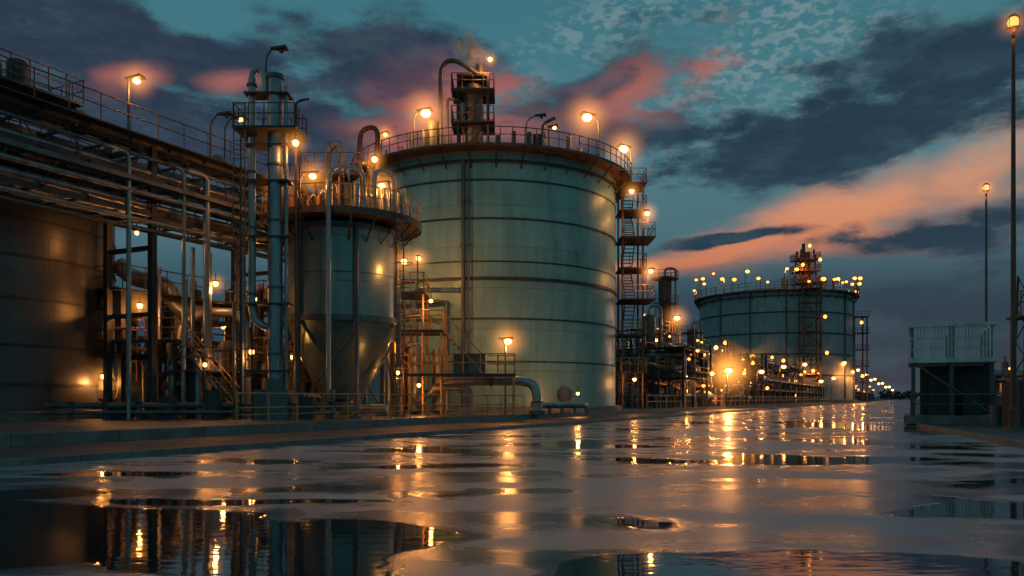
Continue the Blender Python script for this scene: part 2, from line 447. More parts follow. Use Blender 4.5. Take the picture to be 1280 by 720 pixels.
for i, z in enumerate(zf):
    ov = .7 if i in (2, 4) else .1
    b.box(8.8 - .1, 64.6 - ov, z, 10.8 + ov, 67.6, z + .1, DARK)
    b.rail([(8.8, 64.65 - ov, z + .1), (10.75 + ov, 64.65 - ov, z + .1), (10.75 + ov, 67.5, z + .1)], YEL if i < 3 else RUSTY, 1.1, .8, .03)
    zp = zf[i - 1] if i else Z0
    y0, y1 = (64.9, 67.2) if i % 2 else (67.2, 64.9)
    for xx in (9.2, 10.0): b.tube([(xx, y0, zp + .1), (xx, y1, z)], .05, RUSTY, 4)
    for k in range(9):
        t = (k + .5) / 9; yy = y0 + (y1 - y0) * t; zz = zp + .1 + (z - zp - .1) * t
        b.box(9.2, yy - .12, zz - .02, 10.0, yy + .12, zz + .02, DARK)
b.make()
mast_lamp(10.9, 64.2, 14.3, 16.2, -.3, -1, .4, .2, 130, 1.4)
mast_lamp(10.9, 64.2, 9.3, 11.6, .3, -1, .4, .2, 130, 1.4)
wall_lamp(9.8, 64.0, 2.9, 100, .15)

# ------------------------------------------------------------------ SILO
cx, cy, r = -8.7, 41, 2.8
b = B('hopper_silo', (cx, cy, Z0))
b.lathe(cx, cy, [(r, 5.2), (r, 9.8)], SILO, 64)
b.lathe(cx, cy, [(1.0, 1.35), (1.35, 1.9), (1.85, 2.9), (2.35, 4.0), (r, 5.2)], SILO, 64)
b.lathe(cx, cy, [(.01, .9), (.5, .9), (.5, 1.25), (1.0, 1.3), (1.02, 1.4)], GREY, 24)
for z, t in ((5.2, .14), (9.6, .08), (7.4, .03)):
    b.lathe(cx, cy, [(r + .01, z - t), (r + t, z - t), (r + t, z + t), (r + .01, z + t)], GREY, 64)
b.lathe(cx, cy, [(r, 9.8), (1.0, 11.3), (.9, 12.2), (.01, 12.4)], GREY, 48)
for k in range(6):
    a = math.radians(-90 + 60 * k + 25); c_, s_ = math.cos(a), math.sin(a)
    b.tube([(cx + (r + .12) * c_, cy + (r + .12) * s_, 9.7), (cx + (r + .12) * c_, cy + (r + .12) * s_, Z0)], .13, GREY, 8)
    b.box(cx + (r + .12) * c_ - .3, cy + (r + .12) * s_ - .3, Z0, cx + (r + .12) * c_ + .3, cy + (r + .12) * s_ + .3, Z0 + .12, CONC)
    a2 = a + math.radians(60)
    b.tube([(cx + (r + .12) * c_, cy + (r + .12) * s_, .8), (cx + (r + .12) * math.cos(a2), cy + (r + .12) * math.sin(a2), 4.6)], .05, GREY, 5)
b.lathe(cx, cy, [(r + .02, 10.0), (4.0, 10.0), (4.0, 10.14), (.9, 10.16)], DARK, 48)
for k in range(20):
    a = 2 * math.pi * k / 20; c_, s_ = math.cos(a), math.sin(a)
    b.tube([(cx + r * c_, cy + r * s_, 8.9), (cx + 3.85 * c_, cy + 3.85 * s_, 9.98)], .05, DARK, 4)
b.lathe(cx, cy, [(4.02, 9.93), (4.05, 9.93), (4.05, 10.25), (4.02, 10.25)], RUSTY, 48)
b.arcrail(cx, cy, 10.15, 3.95, YEL, 30, 1.15, .028)
b.arcrail(cx, cy, 10.15, 2.2, RUSTY, 14, 1.6, .025)
b.box(cx - 1.8, cy - 1.4, 12.4, cx + 1.6, cy + 1.4, 12.5, DARK)
b.rail([(cx - 1.75, cy - 1.35, 12.5), (cx + 1.55, cy - 1.35, 12.5), (cx + 1.55, cy + 1.35, 12.5), (cx - 1.75, cy + 1.35, 12.5)], RUSTY, 1.0, .7, .025, closed=True)
for sx in (-1.6, 1.4):
    for sy in (-1.2, 1.2): b.tube([(cx + sx, cy + sy, 10.1), (cx + sx, cy + sy, 12.4)], .06, DARK, 5)
b.tube([(cx - .6, cy - .6, 11.4), (cx - .6, cy - .6, 14.0), (cx + .1, cy - .8, 14.2), (cx + .1, cy - .8, 12.6)], .2, PIPE, 12, fil=.55)
b.tube([(cx + 1.0, cy - .5, 11.0), (cx + 1.0, cy - .5, 14.9), (cx + 1.9, cy - .5, 15.1), (cx + 1.9, cy - .5, 10.2)], .13, RUSTY, 10, fil=.6)
b.tube([(cx + .7, cy - .1, 11.0), (cx + .7, cy - .1, 13.4), (cx + 1.5, cy + .2, 13.4), (cx + 1.5, cy + .2, 11)], .18, PIPE, 10, fil=.4)
b.tube([(cx + .25, cy - 4.15, Z0), (cx + .25, cy - 4.15, 11.6), (cx + .3, cy - 3.2, 12.3), (cx + 1.6, cy - 2.9, 12.3), (cx + 1.7, cy - 2.9, 10.3)], .11, PIPE, 10, fil=.6)
b.tube([(cx + 2.1, cy - 2.6, 10.2), (cx + 2.1, cy - 2.6, 12.3), (cx + 2.9, cy - 2.0, 12.3), (cx + 2.9, cy - 2.0, 10.2)], .12, PIPE, 10, fil=.5)
b.tube([(cx - 2.6, cy - 1.6, 10.2), (cx - 2.6, cy - 1.6, 11.9), (cx - 1.7, cy - 1.6, 12.0), (cx - 1.2, cy - 1.2, 10.8)], .12, GREY, 10, fil=.5)
for k in range(16):
    a = math.radians(190 + k * 13); R_ = rnd.uniform(2.4, 3.2); x, y = cx + R_ * math.cos(a), cy + R_ * math.sin(a)
    hh = rnd.uniform(.5, 1.9)
    b.vessel(x, y, 10.16, 10.2 + hh, rnd.uniform(.09, .28), rnd.choice([PIPE, RUSTY, GREY]), 12)
    b.tube([(x, y, 10.2 + hh), (x + .3, y, 10.6 + hh), (x + .5, y + .2, 10.3)], .05, STEEL, 6, fil=.2)
b.ladder(cx + 3.3, cy - 2.5, Z0, 10.2, GREY, dx=.8, dy=-.6)
b.tube([(cx, cy, 1.1), (cx, cy, .8), (cx + 2.5, cy - 1, .8)], .22, PIPE, 10, fil=.3)
b.make()
for a, zz, e in ((250, 11.5, 110), (320, 11.4, 140), (205, 11.5, 90)):
    x, y = cx + 3.7 * math.cos(math.radians(a)), cy + 3.7 * math.sin(math.radians(a))
    mast_lamp(x, y, 10.16, zz + .4, -math.cos(math.radians(a)) + .6, -math.sin(math.radians(a)) * .2, .5, .17, e, 1.3)
wall_lamp(cx + 1.9, cy - 1.4, 13.2, 90, .14, .9)
wall_lamp(cx + 3.4, cy - 1.7, 8.1, 110, .14, 1.1)
wall_lamp(cx + 3.2, cy - 2.6, 2.6, 60, .10); wall_lamp(cx - 3.2, cy + 2.4, 3.6, 80, .12)

# ------------------------------------------------------------------ VENT STACK
b = B('vent_stack', (-10.9, 36, Z0))
b.tube([(-11.7, 36, 15.7), (-11.7, 36, 4.9), (-11.1, 36, 4.5), (-10.4, 36, 4.5)], .17, PIPE, 14, fil=.6)
b.tube([(-11.7, 36, 15.4), (-11.7, 36, 16.0), (-11.35, 36, 16.15), (-11.1, 36, 15.8), (-11.1, 36, 14.9)], .13, PIPE, 10, fil=.25)
b.cyl(-10.65, 36, Z0, 15.7, .33, STEEL, 24); b.cyl(-10.65, 36, 15.7, 15.85, .39, GREY, 24)
b.tube([(-10.13, 35.9, Z0), (-10.13, 35.9, 15.3)], .09, STEEL, 8)
b.tube([(-9.8, 36.3, 3.0), (-9.8, 36.3, 14.8), (-9.3, 36.6, 15.0)], .06, RUSTY, 8, fil=.3)
for z in (2.5, 5.5, 8.5, 11.0, 12.6, 14.9):
    b.box(-11.95, 35.6, z, -9.95, 36.5, z + .08, DARK)
    b.flange((-10.65, 36, z + .8), (0, 0, 1), .40, GREY); b.flange((-11.7, 36, max(z, 5) + .5), (0, 0, 1), .24, GREY)
b.box(-12.3, 35.1, 13.2, -9.5, 37.2, 13.3, DARK)
b.rail([(-12.25, 35.15, 13.3), (-9.55, 35.15, 13.3), (-9.55, 37.15, 13.3), (-12.25, 37.15, 13.3)], RUSTY, 1.0, .6, .028, closed=True)
for x, y in ((-12.0, 35.4), (-12.0, 36.9), (-9.8, 36.9)): b.tube([(x, y, Z0), (x, y, 13.2)], .05, DARK, 5)
b.ladder(-12.0, 35.2, Z0, 14.3, GREY, cage=False)
b.box(-11.4, 35.3, Z0, -9.9, 36.7, 1.7, GREY); b.cyl(-10.65, 36, 1.7, 2.2, .5, GREY, 20)
b.make()
mast_lamp(-11.1, 36.1, 15.0, 17.1, 1, 0, .6, .13, 0, 0, lit=False)
wall_lamp(-9.6, 35.5, 12.7, 80, .14, .9)

# ------------------------------------------------------------------ LEFT TANK
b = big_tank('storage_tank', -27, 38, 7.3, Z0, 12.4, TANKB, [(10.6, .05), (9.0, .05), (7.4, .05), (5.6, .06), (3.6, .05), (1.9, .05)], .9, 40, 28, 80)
for ax, az in ((-60, 8.6),):
    a = math.radians(ax); c_, s_ = math.cos(a), math.sin(a)
    p0 = (-27 + 7.2 * c_, 38 + 7.2 * s_, az); p1 = (-27 + 8.0 * c_, 38 + 8.0 * s_, az)
    b.tube([p0, p1], .42, GREY, 16); b.flange(p1, (c_, s_, 0), .52, GREY)
    b.tube([p1, (p1[0] + .3, p1[1] - .3, az), (p1[0] + 1.6, p1[1] + .6, az + .2)], .3, PIPE, 12, fil=.4)
b.make()

# ------------------------------------------------------------------ PIPE RACK
b = B('pipe_rack'); b.T = (-34.2, 0, RD)
S = lambda d: d / .894
s0, s1 = S(17), S(49.5)
for d in (28, 36, 43, 49.3):
    for w in (0, 3.0):
        b.box(S(d) - .14, w - .14, Z0, S(d) + .14, w + .14, 13.0, DARK)
        b.box(S(d) - .35, w - .35, Z0, S(d) + .35, w + .35, Z0 + .25, CONC)
    for z in (5.2, 8.2, 9.7, 11.2, 12.7): b.box(S(d) - .1, 0.15, z - .2, S(d) + .1, 2.85, z - .003, DARK)
k = s0
while k < s1:
    for z in (9.7, 11.2, 12.7): b.box(k, -.3, z - .12, k + .12, 3.3, z - .02, DARK)
    for w in (0, 3.0):
        b.tube([(k, w, 9.6), (k + 1.0, w, 11.1), (k + 2.0, w, 9.6)], .05, GREY, 4)
        b.tube([(k, w, 11.2), (k + 1.0, w, 12.6), (k + 2.0, w, 11.2)], .04, GREY, 4)
    k += 2.0
for z in (9.45, 11.05, 12.55):
    for w in (-.12, 2.98): b.box(s0, w, z, s1, w + .15, z + .24, DARK if z < 12 else GREY)
for z, ws in ((9.75, [.1, .55, 1.0, 1.6, 2.3, 2.8]), (11.25, [0, .35, .8, 1.4, 2.1, 2.7]), (12.75, [.9, 1.4, 2.0])):
    for w in ws:
        rr = rnd.choice([.07, .1, .14, .18, .22])
        b.tube([(s0, w, z + rr), (s1 - rnd.uniform(0, 3), w, z + rr)], rr, rnd.choice([PIPE, GREY, STEEL, GREY]), 10)
        k = s0 + rnd.uniform(0, 4)
        while k < s1 - 3: b.flange((k, w, z + rr), (1, 0, 0), rr + .05, GREY); k += rnd.uniform(5, 8)
b.box(s0, -.75, 12.72, s1, 0.35, 12.78, DARK)
b.rail([(s0, -.72, 12.78), (s1, -.72, 12.78)], RUSTY, 1.1, 1.4, .03)
b.rail([(s0, 3.2, 12.78), (s1, 3.2, 12.78)], RUSTY, 1.1, 1.4, .03)
b.box(s0, -.7, 10.7, s1, -.3, 10.75, GREY); b.box(s0, -.72, 10.7, s1, -.703, 10.9, GREY)
for z, rr in ((11.9, .09), (10.3, .12), (9.1, .1), (8.75, .06)):
    b.tube([(s0, -.45, z), (s1 - 1, -.45, z)], rr, GREY if rr < .1 else STEEL, 8)
b.box(S(30) , .6, 13.6, S(33.4), 2.8, 13.7, DARK)
b.rail([(S(30), .62, 13.7), (S(33.4), .62, 13.7), (S(33.4), 2.78, 13.7), (S(30), 2.78, 13.7)], RUSTY, 1.0, .7, .03, closed=True)
for a_ in (S(30.2), S(33.2)):
    for w in (.8, 2.6): b.tube([(a_, w, 12.7), (a_, w, 13.6)], .06, DARK, 5)
b.vessel(S(31.5), 1.7, 13.7, 15.0, .4, DARK); b.vessel(S(30.6), 1.6, 13.7, 14.6, .3, DARK)
for d in (34, 35.2, 38, 41, 44): b.vessel(S(d), 1.9, 12.8, 13.5 + rnd.random() * .7, .2 + rnd.random() * .15, GREY, 10)
for d, w, rr in ((34.6, -.45, .10), (37.2, -.45, .09), (38.4, -.45, .16), (40.6, -.4, .08), (41.5, 1.0, .14), (44, -.4, .12), (46, -.45, .1), (47.2, 1, .15)):
    b.tube([(S(d) - 1.2, w, 11.9), (S(d), w, 11.9), (S(d), w, Z0)], rr, rnd.choice([STEEL, PIPE, GREY]), 8, fil=.4)
b.make()
def RK(d, w):
    s_ = d / .894; return (-34.2 + .447 * s_ - .894 * w, .894 * s_ + .447 * w)
x, y = RK(34.5, -.6); mast_lamp(x, y, 12.8, 15.0, 1, -.2, .3, .16, 110, 1.2, ms=1.8)
x, y = RK(38.5, -.6); mast_lamp(x, y, 12.8, 14.9, 1, 0, .7, .13, 0, 0, lit=False)
x, y = RK(39.3, -.6); mast_lamp(x, y, 12.8, 15.0, 1, 0, .7, .13, 0, 0)
for d, w, z in ((36, 1, 8.9), (44, 1, 8.9)):
    x, y = RK(d, w); wall_lamp(x, y, z, 80, .09)

# ------------------------------------------------------------------ PROCESS UNITS
def process_unit(name, cx, cy, L, W, H, seed, lamps=5, warm=60, lampr=.14, rotd=RD, fl=3.0, big=False):
    R = random.Random(seed)
    b = B(name); b.T = (cx, cy, rotd)
    nx = max(2, int(L / 4) + 1); ny = max(2, int(W / 4) + 1)
    xs = [-L / 2 + L * i / (nx - 1) for i in range(nx)]; ys = [-W / 2 + W * i / (ny - 1) for i in range(ny)]
    t = .12 if not big else .2
    for x in xs:
        for y in ys:
            h = H * R.uniform(.75, 1.0)
            b.box(x - t, y - t, Z0, x + t, y + t, h, R.choice([DARK, RUSTY, DARK]))
    z = Z0 + fl
    while z < H * .95:
        x0, x1 = xs[0], xs[-1]
        if R.random() < .4: x1 = xs[max(1, nx // 2)]
        for y in ys: b.box(x0, y - t * .7, z - .2, x1, y + t * .7, z - .004, DARK)
        for x in xs:
            if x0 <= x <= x1: b.box(x - t * .7, ys[0], z - .18, x + t * .7, ys[-1], z - .01, DARK)
        b.box(x0 - .5, ys[0] - .7, z, x1 + .5, ys[0] + W * .35, z + .06, DARK)
        b.rail([(x0 - .45, ys[0] + W * .3, z + .06), (x0 - .45, ys[0] - .65, z + .06), (x1 + .45, ys[0] - .65, z + .06), (x1 + .45, ys[0] + W * .3, z + .06)], R.choice([YEL, RUSTY, RUSTY]), 1.1, 1.2, .03 if not big else .06)
        z += fl
    for i in range(int(L * W / 8) + 3):
        x, y = R.uniform(-L / 2, L / 2), R.uniform(-W / 2, W / 2)
        rr = R.uniform(.3, .9); z0 = R.choice([Z0, Z0 + fl]); hh = R.uniform(1.5, H * .55)
        if R.random() < .6:
            b.vessel(x, y, z0, z0 + hh, rr, R.choice([PIPE, STEEL, GREY, GREY]), 16)
            b.tube([(x, y, z0 + hh - .1), (x, y, z0 + hh + .6), (x + R.uniform(-2, 2), y, z0 + hh + .6), (x + R.uniform(-2, 2), y, Z0)], rr * .25, STEEL, 8, fil=.4)
        else:
            l = R.uniform(2, 4); 
            pts = [(x - l / 2, y, z0 + rr + .5), (x + l / 2, y, z0 + rr + .5)]
            b.tube(pts, rr, R.choice([PIPE, STEEL, GREY]), 16)
            b.ball((x - l / 2, y, z0 + rr + .5), rr * .98, GREY, 14, 1); b.ball((x + l / 2, y, z0 + rr + .5), rr * .98, GREY, 14, 1)
            for q in (-l / 3, l / 3): b.box(x + q - .1, y - rr * .7, z0, x + q + .1, y + rr * .7, z0 + .9, CONC)
    for i in range(int(L * 2.2) + 8):
        x, y = R.uniform(-L / 2, L / 2), R.uniform(-W / 2 - .5, W / 2)
        z_ = R.uniform(1, H * .9); rr = R.choice([.05, .08, .12, .18])
        l = R.uniform(2, L * .6); x2 = max(-L / 2, min(L / 2, x + R.choice([-1, 1]) * l))
        y2 = R.uniform(-W / 2, W / 2)
        b.tube([(x, y, Z0), (x, y, z_), (x2, y, z_), (x2, y2, z_), (x2, y2, max(Z0, z_ - R.uniform(.5, 5)))], rr, R.choice([PIPE, STEEL, GREY, GREY, RUSTY]), 7, fil=.35)
    o = b.make()
    c, s_ = math.cos(rotd), math.sin(rotd)
    for i in range(lamps):
        lx, ly = R.uniform(-L / 2, L / 2), -W / 2 + R.uniform(-.9, W * .3)
        lz = R.uniform(2.0, H * .98)
        wall_lamp(cx + c * lx - s_ * ly, cy + s_ * lx + c * ly, lz, warm * 1.6 if i % 3 == 0 else 0, lampr * R.uniform(.7, 1.15), mat=BULBF if (cy > 60 and i % 3) else BULB)
    return o
process_unit('pipe_manifold', -18.6, 42.8, 9, 5, 8.0, 3, 1, 70, .1)
process_unit('pipe_manifold', -13.9, 47.5, 8, 5, 8.2, 11, 2, 70, .1)
process_unit('pump_skid', -14.6, 40.5, 6, 2.2, 4.6, 21, 1, 40, .1, fl=2.2)
b = B('process_duct')
b.tube([(-20.2, 41, 8.2), (-19.4, 41, 7.4), (-17.6, 41, 7.2), (-17.2, 41, 5.8), (-15.2, 41.5, 5.6)], .42, PIPE, 16, fil=.9)
b.tube([(-20.6, 40.6, 6.4), (-18.4, 40.6, 6.0), (-18.1, 40.6, 4.4), (-18.1, 40.6, Z0)], .33, PIPE, 16, fil=.8)
b.tube([(-16.4, 39.6, Z0), (-16.4, 39.6, 5.0), (-15.2, 39.6, 5.6), (-13.4, 40.0, 5.6), (-13.2, 40.2, Z0)], .22, PIPE, 12, fil=.7)
for x in (-17.0, -15.75, -15.4, -14.6, -13.4, -13.0): b.tube([(x, 38.6, Z0), (x, 38.6, rnd.uniform(5, 8.8))], rnd.uniform(.06, .13), STEEL, 8)
b.make()
b = B('access_stair')
x0, y0, z0, x1, z1 = -15.6, 37.6, 4.0, -12.6, .4
for yy in (37.2, 38.0): b.tube([(x0, yy, z0), (x1, yy, z1)], .06, GREY, 5); b.tube([(x0, yy, z0 + 1), (x1, yy, z1 + 1)], .03, YEL, 5)
for k in range(16):
    t = k / 15; b.box(x0 + (x1 - x0) * t - .14, 37.25, z0 + (z1 - z0) * t - .02, x0 + (x1 - x0) * t + .14, 37.95, z0 + (z1 - z0) * t + .02, GREY)
b.box(-18.6, 37.1, 3.95, -15.6, 38.1, 4.05, DARK); b.rail([(-18.5, 37.15, 4.05), (-15.6, 37.15, 4.05)], YEL, 1.0, .8)
for xx in (-18.4, -15.8): b.tube([(xx, 37.6, Z0), (xx, 37.6, 4)], .07, DARK, 5)
b.make()
for x, y, z, e, ms in ((-17.4, 37.4, 5.7, 140, 1.1), (-14.3, 38.6, 6.9, 100, .8), (-19.2, 37.6, 2.4, 140, .8), (-12.5, 38.4, 3.6, 80, 0)):
    wall_lamp(x, y, z, e, .13, ms)

b = B('access_platform')
def plat(x0, y0, x1, y1, z, rm=YEL):
    b.box(x0, y0, z - .14, x1, y1, z, DARK)
    b.rail([(x0 + .04, y0 + .04, z), (x1 - .04, y0 + .04, z), (x1 - .04, y1 - .04, z), (x0 + .04, y1 - .04, z)], rm, 1.1, .9, .032, closed=True)
    for x in (x0 + .1, x1 - .1):
        for y in (y0 + .1, y1 - .1): b.tube([(x, y, Z0), (x, y, z - .1)], .07, YEL, 5)
plat(-6.7, 45.2, -3.9, 48.0, 5.2); plat(-6.6, 44.6, 0.2, 46.6, 2.7); plat(-6.6, 45.6, -5.0, 48.4, 7.4)
plat(-9.5, 47.2, -6.0, 49.2, 4.0)
for yy in (45.0, 45.7): b.tube([(-3.9, yy, 5.2), (-1.6, yy, 2.7)], .05, YEL, 4); b.tube([(-3.9, yy, 6.2), (-1.6, yy, 3.7)], .03, YEL, 4)
for k in range(10): b.box(-3.9 + .23 * k - .1, 45.05, 5.1 - .25 * k, -3.9 + .23 * k + .12, 45.65, 5.14 - .25 * k, DARK)
b.make()
b = B('control_cabinet')
b.box(-3.3, 45.0, 2.72, -1.5, 46.2, 3.75, GREY); b.box(-3.35, 44.95, 3.75, -1.45, 46.25, 3.83, DARK)
for k in range(3): b.box(-3.2 + k * .58, 44.975, 2.85, -2.68 + k * .58, 44.998, 3.65, GREY)
for k in range(7): b.box(-3.1, 44.96, 3.3 + k * .045, -2.8, 44.974, 3.32 + k * .045, DARK)
b.make()
b = B('transfer_pipe')
b.tube([(-5.6, 47.2, 1.2), (-3.6, 46.9, 2.35), (.9, 46.9, 2.35), (1.45, 46.9, 1.9), (1.5, 46.9, Z0)], .28, PIPE, 16, fil=.8)
b.flange((1.5, 46.9, 1.1), (0, 0, 1), .38, GREY); b.flange((-1.2, 46.9, 2.35), (1, 0, 0), .38, GREY); b.cyl(1.5, 46.9, Z0, .6, .5, GREY, 16)
b.tube([(-4.6, 46.2, 1.9), (-2.4, 46.2, 1.9), (-2.35, 46.2, Z0)], .16, PIPE, 12, fil=.5)
b.tube([(-3.2, 50.2, 8.1), (-6.2, 50, 8.1), (-6.2, 50, Z0)], .17, PIPE, 12, fil=.6)
b.tube([(1.2, 48.4, .9), (4.6, 50.4, .9), (5.0, 55.5, .9)], .2, STEEL, 12, fil=.7)
for k in range(5): b.box(1.4 + k * .8, 48.4 + k * .45, Z0, 1.6 + k * .8, 48.9 + k * .45, .72, CONC)
b.tube([(-7.2, 46.5, Z0), (-7.2, 46.5, 6.0), (-5.0, 47.0, 6.2), (-4.8, 52, 6.2)], .12, STEEL, 10, fil=.5)
for x in (-6.9, -5.9, -4.4): b.vessel(x, 48.6, Z0, 3.5 + x * -.2, .5, PIPE, 16)
b.make()
mast_lamp(-.4, 48.6, Z0, 4.95, 1, 0, .05, .24, 520, 1.8, pr=.06)
for x, y, z, e in ((-6.4, 45.1, 4.5, 130), (-4.6, 45.4, 6.9, 90), (-5.2, 44.7, 2.1, 100), (-9.5, 53.5, 9.6, 400), (4.4, 53.5, 1.7, 170)):
    wall_lamp(x, y, z, e, .11)
mast_lamp(-6.0, 50.8, Z0, 10.4, 0, 1, .5, .16, 450, 1.2)
b = B('guard_rail')
pts = [(*line(22.8, d), .38) for d in (27, 31, 35, 39, 43, 47)]
b.rail(pts, YEL, 1.1, 1.3, .03); b.tube([(p_[0], p_[1], .75) for p_ in pts], .02, YEL, 4)
b.make()
b = B('guard_rail')
b.rail([(*line(23.2, d), .38) for d in (70, 100, 140, 190, 260)], YEL, 1.2, 3, .05); b.make()

b = B('valve_skid')
for i in range(9):
    x = -19 + i * 1.35; y = 34.5 + i * .25
    b.cyl(x, y, Z0, 1.0 + rnd.random() * .8, .12, GREY, 10); b.flange((x, y, 1.1), (0, 0, 1), .2, DARK)
b.tube([(-20, 34.3, 1.0), (-14, 35.4, 1.0), (-8, 36.6, 1.0)], .14, GREY, 10); b.tube([(-20, 34.0, .7), (-8, 36.3, .7)], .09, GREY, 10)
for i in range(5): b.box(-17.5 + i * 2.0, 34.9 + .2 * i, Z0, -16.9 + i * 2.0, 35.5 + .2 * i, 1.1 + .3 * (i % 3), DARK)
b.make()

# ------------------------------------------------------------------ DISTILLATION COLUMNS & MIDDLE DISTANCE
def column(x, y, r, H, name='distillation_column', mat=GREY):
    b = B(name, (x, y, Z0))
    b.cyl(x, y, Z0, 1.5, r * 1.3, CONC, 20); b.vessel(x, y, 1.4, H, r, mat, 24)
    z = 4
    while z < H - .5:
        b.lathe(x, y, [(r + .02, z), (r + 1.0, z), (r + 1.0, z + .12), (r + .02, z + .12)], DARK, 24)
        b.arcrail(x, y, z + .1, r + .95, RUSTY, 14, 1.1, .04); z += 3.6
    b.ladder(x, y - r - .5, Z0, H - 1, RUSTY)
    b.tube([(x, y, H - .2), (x, y, H + 1), (x + r + .6, y, H + 1), (x + r + .6, y, 2)], .2, STEEL, 8, fil=.6)
    b.tube([(x - r - .4, y, Z0), (x - r - .4, y, H * .8)], .14, STEEL, 8)
    b.make()
column(22, 115, .95, 19.0, mat=DARK)
column(15.8, 92, .7, 11.0); column(27.5, 122, .8, 12)
process_unit('process_unit', 16.0, 86, 12, 8, 8.5, 31, 9, 150, .2)
process_unit('process_unit', 15.0, 100, 12, 9, 11.5, 32, 10, 150, .24)
process_unit('process_unit', 25.5, 108, 14, 8, 9.0, 33, 10, 150, .24)
process_unit('process_unit', 36.5, 134, 18, 9, 9.5, 34, 11, 220, .28, fl=3.2, big=True)
process_unit('process_unit', 47.5, 165, 22, 10, 10.5, 35, 12, 300, .34, fl=3.4, big=True)
process_unit('process_unit', 62, 190, 24, 10, 9.5, 36, 11, 300, .36, fl=3.4, big=True)
process_unit('process_unit', 96, 262, 40, 12, 10, 37, 10, 300, .45, fl=3.6, big=True)
b = B('pipe_rack'); b.T = (-25.2, 0, RD)
k = S(78)
while k < S(520):
    for w in (0, 2.4): b.box(k - .12, w - .12, Z0, k + .12, w + .12, 4.6, DARK)
    for z in (2.6, 4.4): b.box(k - .1, -.2, z - .2, k + .1, 2.6, z, DARK)
    k += 7
for z, ws in ((2.62, (.1, .6, 1.3, 2.0)), (4.42, (.2, .8, 1.4, 2.1))):
    for w in ws:
        rr = rnd.choice([.12, .18, .25]); b.tube([(S(78), w, z + rr), (S(520), w, z + rr)], rr, rnd.choice([PIPE, GREY, RUSTY]), 8)
b.rail([(S(78), -.3, 4.42), (S(300), -.3, 4.42)], YEL, 1.0, 3, .05)
b.make()
mast_lamp(24.7, 92, Z0, 4.8, 1, 0, .1, .42, 2600, 4.2, ms=4.5, pr=.09)
mast_lamp(19.4, 96, Z0, 11.2, 1, 0, .3, .34, 300, 2.4)
for i, d in enumerate([104, 122, 146, 172, 200, 232, 268, 290, 315, 345, 380, 420, 470, 530, 600, 690, 800]):
    x, y = line(20.2, d)
    mast_lamp(x, y, .12, (4.6 + (i % 3) * 1.3 + d * .004) if d < 210 else 10.5 + (i % 2) * 1.5, 1, -.3, .5, .2 + min(d, 700) * .0013, 200 if d < 250 else 0, 0, name='street_lamp', pr=.07)
for i in range(24):
    d = 140 + i * 22; x, y = line(27 + rnd.random() * 14, d)
    mast_lamp(x, y, Z0, 6 + rnd.random() * 5, 1, -.2, .5, .18 + d * .0009, 0, 0, name='street_lamp', pr=.08, mat=BULBF)

# ------------------------------------------------------------------ FAR TANK
fx, fy, fr, FH = 82, 250, 22.8, 32.5
b = big_tank('storage_tank', fx, fy, fr, Z0, FH, TANKC, [(26, .18), (20, .18), (14, .18), (8, .18)], 1.7, 60, 40, 96, 1.9)
for ang in (-150, -125, -100, -75, -50, -30):
    a = math.radians(ang); b.tube([(fx + (fr + .2) * math.cos(a), fy + (fr + .2) * math.sin(a), Z0), (fx + (fr + .2) * math.cos(a), fy + (fr + .2) * math.sin(a), FH)], .25, GREY, 6)
qx, qy = 86.5, 236
for sx in (-2.6, 2.6):
    for sy in (-2.6, 2.6): b.tube([(qx + sx, qy + sy, FH), (qx + sx * .7, qy + sy * .7, 45)], .28, DARK, 6)
for z in (35, 38.5, 42):
    b.box(qx - 3.4, qy - 3.4, z, qx + 3.4, qy + 3.4, z + .3, RUSTY)
    b.rail([(qx - 3.3, qy - 3.3, z + .3), (qx + 3.3, qy - 3.3, z + .3), (qx + 3.3, qy + 3.3, z + .3), (qx - 3.3, qy + 3.3, z + .3)], RUSTY, 1.6, 1.4, .09, closed=True)
    b.tube([(qx - 2.6, qy - 2.6, z - 3), (qx + 2.6, qy - 2.6, z)], .16, DARK, 5)
b.vessel(qx, qy, FH, 44.5, 1.4, RUSTY); b.cyl(qx - .5, qy, 44, 47, .5, DARK, 10)
b.vessel(qx - 6, qy, FH, 37, 1.0, GREY); b.vessel(qx + 6, qy + 2, FH, 36.5, 1.2, GREY); b.cyl(qx + 10, qy + 4, FH, 37.5, .3, GREY, 8)
b.make()
b = B('stair_tower')
sx0, sy0 = 83.5, 224.2
for x in (-2.4, 2.4):
    for y in (-1.6, 1.6): b.tube([(sx0 + x, sy0 + y, Z0), (sx0 + x, sy0 + y, FH)], .24, RUSTY, 6)
z = 4; k = 0
while z < FH:
    b.box(sx0 - 2.7, sy0 - 2, z, sx0 + 2.7, sy0 + 1.8, z + .2, RUSTY)
    b.rail([(sx0 - 2.6, sy0 - 1.9, z + .2), (sx0 + 2.6, sy0 - 1.9, z + .2)], RUSTY, 1.4, 1.3, .07)
    b.tube([(sx0 - 2.4 * (1 if k % 2 else -1), sy0 - 1.7, z - 3.8), (sx0 + 2.4 * (1 if k % 2 else -1), sy0 - 1.7, z)], .16, RUSTY, 5)
    z += 4; k += 1
b.make()
for i in range(24):
    a = math.radians(172 + i * 8.6 + rnd.uniform(-2, 2)); R_ = fr + 1.2
    x, y = fx + R_ * math.cos(a), fy + R_ * math.sin(a)
    mast_lamp(x, y, FH, FH + rnd.uniform(2.0, 6.4), rnd.choice([-1, 1]), -.2, .5, rnd.uniform(.42, .75), 900 if i % 5 == 0 else 0, 0, pr=.12, mat=BULBF)
